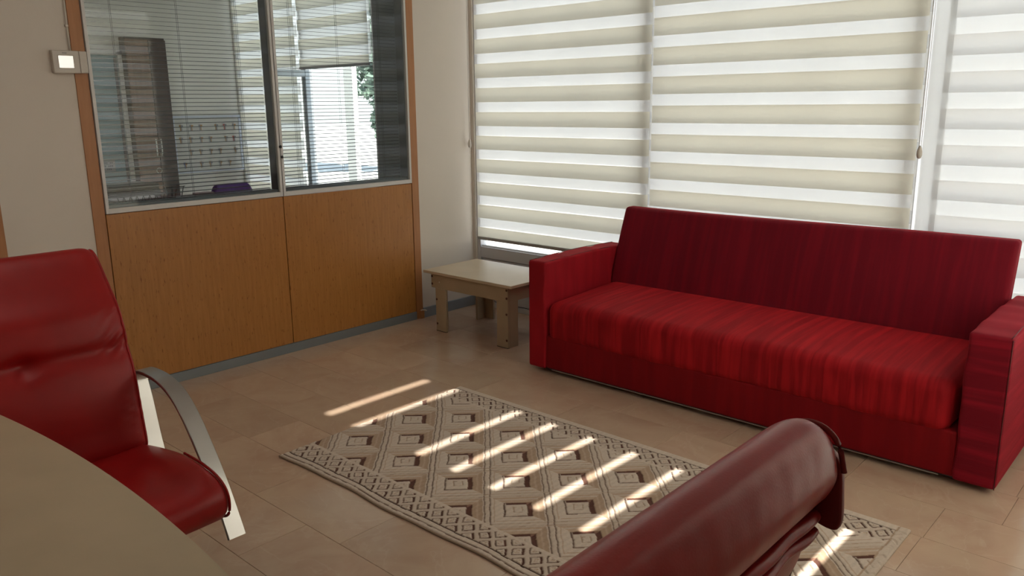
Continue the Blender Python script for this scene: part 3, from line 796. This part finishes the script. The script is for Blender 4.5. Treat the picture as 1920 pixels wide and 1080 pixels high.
# ================================================================ LEATHER ARMCHAIRS
def chair(label, body, body2, loc, rz, arms=True, hw=.29):
    """profile coordinates: u forward (local x), origin under the seat at u0"""
    u0 = 2.05
    T = empty('armchair', loc, rz); tag(T, label, 'armchair')
    U = lambda pr: [(p[0]-u0, p[1]) for p in pr]
    bp = U([(1.80, .430), (1.868, .440), (1.892, .480), (1.882, .56), (1.870, .64), (1.858, .72), (1.838, .795), (1.828, .825), (1.818, .86), (1.786, .94), (1.744, 1.0), (1.700, 1.065), (1.664, 1.110),
            (1.630, 1.131), (1.600, 1.128), (1.578, 1.105), (1.567, 1.06), (1.572, 1.03), (1.588, 1.004), (1.618, .998), (1.650, .94), (1.675, .84), (1.70, .72), (1.72, .60), (1.735, .48), (1.76, .435)])
    def bf(v, y0, y1):
        x, y, z = v; s = abs(y)/hw; front = x+u0 > 1.60 + (1.13-z)*.22+.05
        if front:
            # buttoned crease across the middle
            w_ = math.exp(-((z-.812)/.030)**2)*(.010+.010*math.exp(-(y/.05)**2)+.004*(1-s))
            x -= w_
            x -= .012*math.exp(-((z-.812)**2+y*y)/.0011)
            x += .013*math.exp(-((z-.94)/.075)**2)*(1-s**4) + .011*math.exp(-((z-.66)/.09)**2)*(1-s**4)
            # pulled folds near the side
            g = math.exp(-((s-.86)/.16)**2)*math.exp(-((z-.87)/.07)**2)
            x += .0042*g*math.sin((z+.9*(.29-abs(y)))*150)
            g = math.exp(-((s-.9)/.12)**2)*math.exp(-((z-.60)/.05)**2)
            x += .003*g*math.sin((z-.5*(.29-abs(y)))*170)
        if z > .96:
            k = (z-.96)/.17; q = max(0, (s-.80)/.20); z -= .022*k*q**2.6
            y *= 1-.012*k
        if z > 1.02:  # seam wrinkles along the top roll
            x += .0003*math.sin(y*95+z*30)*math.sin(y*31)
        return np.array([x, y, z])
    bk = loft('backrest', bp, -hw, hw, body, T, .030, 60, bf, 150)
    # piping down both sides of the cushion
    pf = spline(bp[1:17], 60)
    for s in (-1, 1):
        pts = []
        for q in pf:
            v = bf(np.array([q[0]-.006, s*(hw-.012), q[1]]), -hw, hw); pts.append(v)
        tube('piping', pts, .0045, body2, T, 8)
    # rear shell under the leather flap
    sp = U([(1.600, .985), (1.612, .990), (1.660, .90), (1.690, .78), (1.715, .62), (1.735, .45), (1.728, .425), (1.712, .43), (1.698, .55), (1.672, .70), (1.642, .82), (1.612, .90)])
    def sf(v, y0, y1):
        x, y, z = v
        x -= .006*math.exp(-((z-.75)/.12)**2)*(1-(y/hw)**2)
        return np.array([x, y, z])
    loft('back_shell', sp, -hw+.020, hw-.020, body, T, .014, 20, sf, 70)
    # rumpled zip strip below the flap
    for dz, rr, am in ((.016, .010, .0015), (-.010, .0085, .0028)):
        pts = [(1.594-u0+am*math.sin(y*38)*math.sin(y*13+1), y, .962+dz+am*.6*math.sin(y*52)) for y in np.linspace(-hw+.03, hw-.03, 60)]
        tube('zip_fold', pts, rr, body, T, 10)
    # flap ends: dark gusset tongues at both rear corners
    for s in (-1, 1):
        gp = U([(1.590, 1.085), (1.569, 1.06), (1.563, 1.01), (1.562, .965), (1.575, .952), (1.610, .962), (1.635, .99), (1.66, 1.03), (1.64, 1.07), (1.615, 1.09)])
        loft('gusset', gp, s*(hw-.006)-.010, s*(hw-.006)+.006, LDARK, T, .005, 3, None, 40)
    # seat
    st = U([(1.80, .400), (1.81, .455), (1.90, .478), (2.02, .497), (2.16, .512), (2.29, .512), (2.375, .503), (2.425, .478), (2.440, .440), (2.425, .398), (2.38, .375), (2.20, .362), (1.95, .362), (1.83, .370)])
    def stf(v, y0, y1):
        x, y, z = v; s = abs(y)/hw; u = x+u0
        if z > .44: z += .016*math.exp(-((s-.86)/.18)**2)*math.exp(-((u-2.2)/.25)**2) - .006*(1-s*s)
        x += .0*s
        if u > 2.3: x -= .012*s**3
        return np.array([x, y, z])
    loft('seat', st, -hw, hw, body, T, .030, 40, stf, 90)
    ps = spline([(q[0], q[1]) for q in st[4:11]], 26)
    for s in (-1, 1):
        tube('piping', [stf(np.array([q[0], s*(hw-.007), q[1]-.001]), 0, 0) for q in ps], .0045, body2, T, 8)
    # under-seat plate, column, star base
    box('seat_plate', (1.95-u0, -.12, .335), (2.30-u0, .12, .361), BLACK, T, .004)
    lathe('column', [(.030, .09), (.030, .22), (.022, .225), (.022, .335)], CHROME, T, 20, (.06, 0, 0))
    lathe('hub', [(.040, .06), (.045, .07), (.045, .09), (.034, .10)], BLACK, T, 20, (.06, 0, 0))
    for k in range(5):
        a = k*2*math.pi/5+math.pi/5
        lg = boxes('leg', [((.035, -.020, .058), (.27, .020, .085))], CHROME, T, .006); lg.location = (.06, 0, 0); lg.rotation_euler = (0, 0, a)
        cs = lathe('castor', [(.018, -.011), (.027, -.007), (.027, .007), (.018, .011)], BLACK, lg, 18, (.262, 0, .0275)); cs.rotation_euler = (math.pi/2, 0, 0)
        tube('castor_stem', [(.262, 0, .0275), (.262, 0, .066)], .006, CHROME, lg, 8)
    if arms:
        path = spline(U([(1.845, .395), (1.820, .47), (1.785, .60), (1.762, .672), (1.790, .705), (1.860, .716), (1.960, .712), (2.050, .685), (2.130, .625), (2.215, .525), (2.290, .420), (2.345, .325), (2.366, .284)]), 130)
        tg = np.gradient(path, axis=0); tg /= np.linalg.norm(tg, axis=1)[:, None]; nn = np.stack([-tg[:, 1], tg[:, 0]], 1)
        for s in (-1, 1):
            yc = s*(hw+.038); V_ = []; F_ = []; w2, th = .029, .006
            prof = [(-w2, -th*.6), (-w2*.93, -th), (w2*.93, -th), (w2, -th*.6), (w2, th*.6), (w2*.93, th), (-w2*.93, th), (-w2, th*.6)]
            for i in range(len(path)):
                for (py, pn) in prof: V_.append((path[i, 0]+nn[i, 0]*pn, yc+py, path[i, 1]+nn[i, 1]*pn))
            k = len(prof)
            for i in range(len(path)-1):
                for j in range(k): F_.append((i*k+j, i*k+(j+1) % k, (i+1)*k+(j+1) % k, (i+1)*k+j))
            F_.append(tuple(range(k-1, -1, -1))); F_.append(tuple((len(path)-1)*k+j for j in range(k)))
            ar = mk('armrest', V_, F_, CHROME, T)
            bm = bmesh.new(); bm.from_mesh(ar.data); bmesh.ops.recalc_face_normals(bm, faces=bm.faces); bm.to_mesh(ar.data); bm.free()
            # bracket under the seat to the bar
            ya, yb = sorted((s*.11, s*(hw+.020)))
            box('arm_bracket', (2.270-u0, ya, .349), (2.330-u0, yb, .361), BLACK, T, .002)
            box('arm_bracket', (1.835-u0, ya, .349), (1.880-u0, yb, .361), BLACK, T, .002)
    return T
chair('red leather armchair with a curved chrome arm behind the beige desk', LRED, LRED, (2.05, -3.800, 0), 0, hw=.33)
chair('worn burgundy leather chair seen from behind at the bottom, in front of the rug', LRED2, LDARK, (5.735-2.05, -3.715, .010), math.pi, arms=False, hw=.335)

# ================================================================ OFFICE BEHIND THE PARTITION
OW = plain('office_wall_paint', (.74, .73, .68), .7)
struct(box('wall_far', (XA-.15, -4.5, 0), (XA, .12, H), OW))
struct(box('wall_side', (XA, -4.55, 0), (-.125, -4.43, H), OW))
struct(box('wall_back', (XA, .0, 0), (XA+.055, .12, H), OW))
struct(box('wall_back', (-1.17, .0, 0), (-.125, .12, H), plain('backlit_pier_shade', (.16, .18, .20), .6)))  # backlight shade of this pier is put into its dark grey colour
struct(box('floor', (XA, -4.43, -.003), (-.06, 0, .002), plain('office_floor_tile', (.36, .28, .21), .3, var=.05)))
ext_window('window_9', -3.44, -2.275, .05); ext_window('window_10', -2.27, -1.175, .05, .10, 2.80, False)
zebra('zebra blind over the far window inside the office', 1.10, (-3.41, -.035, 0), 0, .653, .073, .575, 2.80, .033, .008, group=None)
zebra('half raised zebra blind above the bright window inside the office', 1.06, (-2.255, -.035, 0), 0, 2.03, .085, 1.96, 2.80, .033, .0, group=None)
# open casement leaf standing at the left of the bright window
o = empty('casement_sash', (-2.19, .0, .15)); tag(o, 'open white window sash with handle inside the office', 'window sash')
boxes('sash_frame', [((0, -.42, 0), (.045, -.37, 1.78)), ((0, -.05, 0), (.045, .0, 1.78)), ((0, -.37, 0), (.045, -.05, .06)), ((0, -.37, 1.72), (.045, -.05, 1.78))], plain('sash_grey', (.40, .46, .52), .4), o, .003)
mk('pane', [(.02, -.37, .06), (.02, -.05, .06), (.02, -.05, 1.72), (.02, -.37, 1.72)], [(0, 1, 2, 3)], GLASS, o)
boxes('handle', [((.045, -.40, 1.2), (.07, -.385, 1.23)), ((.06, -.40, 1.22), (.07, -.385, 1.33))], ALU, o, .003)
# wardrobe
o = empty('wardrobe', (-3.49, -.985, 0)); tag(o, 'tall brown wooden cupboard against the far office wall', 'cupboard')
BR = grain('brown_wood', (.10, .052, .034), (.16, .085, .055), 2, 30, 12, .45); BR2 = grain('dark_brown_wood', (.045, .028, .022), (.07, .042, .032), 2, 30, 12, .45)
box('carcass', (.0, -.19, 0), (.12, .19, 2.25), BR2, o, .002)
for (a, b, m) in ((-.19, .02, BR), (.026, .19, BR2)):
    d = box('door', (.121, a, .03), (.141, b, 2.23), m, o, .002)
    yy = .0 if a < 0 else .05
    tube('handle', [(.141, yy, 1.14), (.165, yy-.01, 1.16), (.172, yy-.012, 1.22), (.165, yy-.01, 1.28), (.141, yy, 1.30)], .006, ALU, d, 8)
ring = tube('ring_pull', [(.145, .0+.025*math.cos(q), 1.00+.025*math.sin(q)) for q in np.linspace(0, 2*math.pi, 20, endpoint=False)], .003, ALU, o, 6, True)
# key board with hooks
o = empty('key_board', (-3.478, -.378, .965)); tag(o, 'white key board with rows of keys hanging on the office wall', 'board')
box('board_back', (-.018, -.35, 0), (0, .35, .53), plain('pale_board', (.55, .55, .52), .5), o)
boxes('board_frame', [((-.018, -.372, -.022), (.012, .372, 0)), ((-.018, -.372, .53), (.012, .372, .552)), ((-.018, -.372, 0), (.012, -.35, .53)), ((-.018, .35, 0), (.012, .372, .53))], plain('blue_white_frame', (.55, .60, .70), .4), o, .002)
kcols = [plain('key_brass', (.35, .20, .08), .4, .5), plain('key_steel', (.22, .22, .24), .4, .5), plain('key_tag_red', (.45, .08, .06), .5), plain('key_tag_blue', (.12, .16, .35), .5)]
seq = ['brass', 'steel', 'red tagged', 'blue tagged']
rowname = ['top', 'second', 'third', 'bottom']; colname = ['first', 'second', 'third', 'fourth', 'fifth', 'sixth', 'seventh']
for rI in range(4):
    cnt = -1
    for cI in range(7):
        if (rI*7+cI*3) % 5 == 4: continue
        cnt += 1
        ci = [0, 0, 1, 0, 1, 2, 0, 1, 0, 3][(rI*3+cI*7) % 10]
        yy = -.378-.29+.097*cI+.012*math.sin(rI*5+cI); zz = .965+.47-.125*rI
        k = empty('key_bunch', (-3.474, yy, zz-.07)); tag(k, '%s key bunch, %s row of the key board, %s from left' % (seq[ci], rowname[rI], colname[cnt]), 'keys', 'key bunches on the key board')
        boxes('key', [((0, -.004, 0), (.003, .004, .045)), ((0, -.013, .040), (.003, .013, .062))], kcols[ci], k)
        boxes('key', [((.004, .006, .004), (.007, .013, .045)), ((.004, .002, .040), (.007, .024, .060))], kcols[(ci+1) % 2], k)
        tube('hook', [(-.004, 0, .070), (.010, 0, .070), (.013, 0, .076)], .002, ALU, k, 6)
# bluish glass door at the left of the far wall
o = empty('door_1', (-3.47, -1.50, 0)); struct(o)
BLU = plain('pale_blue_door', (.24, .34, .38), .25)
box('door_leaf', (0, -.42, .0), (.03, .27, 2.08), BLU, o, .003)
boxes('door_frame', [((-.01, .27, 0), (.05, .31, 2.12)), ((-.01, -.46, 0), (.05, -.42, 2.12)), ((-.01, -.46, 2.08), (.05, .31, 2.12))], WHITE, o, .003)
box('dark_stile', (.031, .235, .0), (.036, .262, 2.06), DGREY, o)
nb = box('notice', (.031, -.03, 1.015), (.033, .14, 1.12), plain('notice_grey', (.35, .36, .37), .6), o)
boxes('notice_print', [((.0332, -.02+.016*i, 1.03+.028*j), (.0336, -.011+.016*i, 1.044+.028*j)) for i in range(9) for j in range(3) if (i*5+j*3) % 4], DGREY, nb)
# office desk with things along the partition
o = empty('office_desk', (-.95, -2.1, .055)); tag(o, 'grey office desk behind the partition glass, mostly hidden', 'desk')
box('desk_top', (-.40, -.70, .86), (.40, .75, .885), plain('grey_desk', (.32, .32, .34), .5), o, .002)
for x in (-.37, .35):
    for yv in (-.67, .70): box('leg', (x, yv, -.053), (x+.03, yv+.03, .86), GREY, o)
o = empty('printer', (-1.12, -2.22, .940)); tag(o, 'black printer on the office desk behind the left office window', 'printer')
box('body', (-.16, -.19, 0), (.16, .16, .12), BLACK, o, .01, 2); box('scanner_lid', (-.155, -.185, .121), (.155, .155, .155), plain('dark_lid', (.03, .032, .034), .3), o, .008, 2)
box('paper_tray', (.161, -.13, .02), (.20, .10, .03), GREY, o)
# wire tray with crossed struts
o = empty('wire_tray', (-.66, -2.36, .940)); tag(o, 'black wire mesh tray in front of the printer', 'tray')
boxes('paper_stack', [((-.10, -.15, .004), (.10, .15, .10))], plain('paper', (.5, .5, .55), .6), o)
for zt in (.006, .125):
    tube('rim', [(-.11, -.16, zt), (.11, -.16, zt), (.11, .16, zt), (-.11, .16, zt)], .003, BLACK, o, 6, True)
for i in range(8):
    ya = -.16+.04*i; tube('strut', [(.11, ya, .006), (.11, ya+.04, .125)], .002, BLACK, o, 6); tube('strut', [(.11, ya+.04, .006), (.11, ya, .125)], .002, BLACK, o, 6)
o = empty('file_box', (-.78, -2.030, .940)); tag(o, 'grey file tray beside the printer on the office desk', 'tray')
box('base', (-.11, -.15, 0), (.11, .14, .055), plain('file_grey', (.25, .26, .28), .5), o, .003)
box('lid', (-.112, -.152, .056), (.112, .142, .068), plain('file_lid', (.42, .44, .47), .4), o, .003)
for s in (-1, 1): tube('frame_wire', [(.112, s*.03-.08, .0), (.112, s*.06-.07, .15)], .003, BLACK, o, 6)
tube('frame_wire', [(.112, -.14, .15), (.112, .0, .15)], .003, BLACK, o, 6)
o = empty('desk_calendar', (-.80, -1.84, .940)); tag(o, 'small pinkish card box at the right end of the office desk', 'box')
box('box_body', (-.04, -.06, 0), (.04, .06, .085), plain('pinkish_card', (.38, .31, .32), .6), o, .002); box('box_front', (.0405, -.05, .02), (.042, .05, .07), plain('pale_card', (.48, .46, .48), .6), o)
# pen pot
o = empty('pen_pot', (-.60, -2.165, .940)); tag(o, 'dark pen pot with pens beside the wire tray', 'pen pot')
lathe('pot', [(.025, 0), (.028, .002), (.030, .09), (.027, .09), (.025, .006)], BLACK, o, 16)
for i, (dx, dy) in enumerate(((.012, .02), (-.01, .012), (.005, -.016))):
    tube('pen', [(dx*.4, dy*.4, .01), (dx*1.5, dy*2.0, .16)], .004, [PLUG, BLACK, GREY][i], o, 6)
# purple swivel chair
o = empty('office_chair', (-2.2, -.89, .002)); tag(o, 'purple fabric office chair inside the office', 'chair')
PUR = plain('purple_fabric', (.060, .022, .13), .8, bump=.3, bscale=400)
def pf(q):
    q = q.copy(); q[0] += .25*q[1]**2; k = max(0, (q[2]-.62)/.30); q[1] *= 1-.28*k**3; return q
rounded_block('backrest', (.0, -.23, .60), (.07, .23, .935), .034, PUR, o, (3, 14, 12), pf)
rounded_block('seat', (-.46, -.23, .42), (.0, .23, .50), .036, PUR, o, (8, 8, 3))
lathe('column', [(.03, .08), (.03, .25), (.02, .26), (.02, .42)], BLACK, o, 16, (-.23, 0, 0))
boxes('back_bar', [((.03, -.03, .40), (.06, .03, .66)), ((-.23, -.03, .39), (.06, .03, .415))], BLACK, o)
for k in range(5):
    lg = boxes('leg', [((.0, -.018, .05), (.27, .018, .08))], BLACK, o, .004); lg.location = (-.23, 0, 0); lg.rotation_euler = (0, 0, k*2*math.pi/5)
    lathe('castor', [(.02, 0), (.026, .01), (.026, .04), (.015, .05)], BLACK, lg, 12, (.25, 0, 0))

# ================================================================ OUTSIDE
g = box('ground', (-60, .11, -.30), (30, 60, -.14), plain('pale_concrete_paving', (.60, .59, .56), .9, var=.06, vscale=.5)); struct(g)
g = box('ground', (XR+.2, -30, -.30), (40, .10, -.14), plain('pale_concrete_paving_side', (.60, .59, .56), .9)); struct(g)
o = empty('porch_column', (-2.66, .85, -.14)); tag(o, 'white porch column outside the office window', 'column')
box('shaft', (-.085, -.03, .12), (.085, .03, 3.4), WHITE, o, .01); box('plinth', (-.14, -.14, 0), (.14, .14, .12), WHITE, o, .01)
# tree seen through the office window
o = empty('tree', (-11.8, 9.1, -.14)); tag(o, 'leafy green tree outside the bright office window', 'tree')
tube('trunk', [(0, 0, 0), (.05, 0, .6), (0, .05, 1.3), (.1, 0, 2.0), (.05, .1, 3.0)], .09, plain('bark', (.10, .08, .06), .9), o, 8)
V_ = []; F_ = []
for i in range(4200):
    d = rng.randn(3); d /= np.linalg.norm(d); rr = rng.rand()**.45
    c = np.array([.2, 0, 2.75]) + d*rr*np.array([1.15, 1.15, 1.8]) + .25*np.sin(d*7)
    a = rng.randn(3)*.07; b_ = rng.randn(3)*.07; k = len(V_); V_ += [c-a, c+b_, c+a, c-b_]; F_.append((k, k+1, k+2, k+3))
tag(mk('foliage', V_, F_, plain('leaf_green', (.13, .19, .15), .6, var=.3, vscale=1.5), o), kind='stuff')
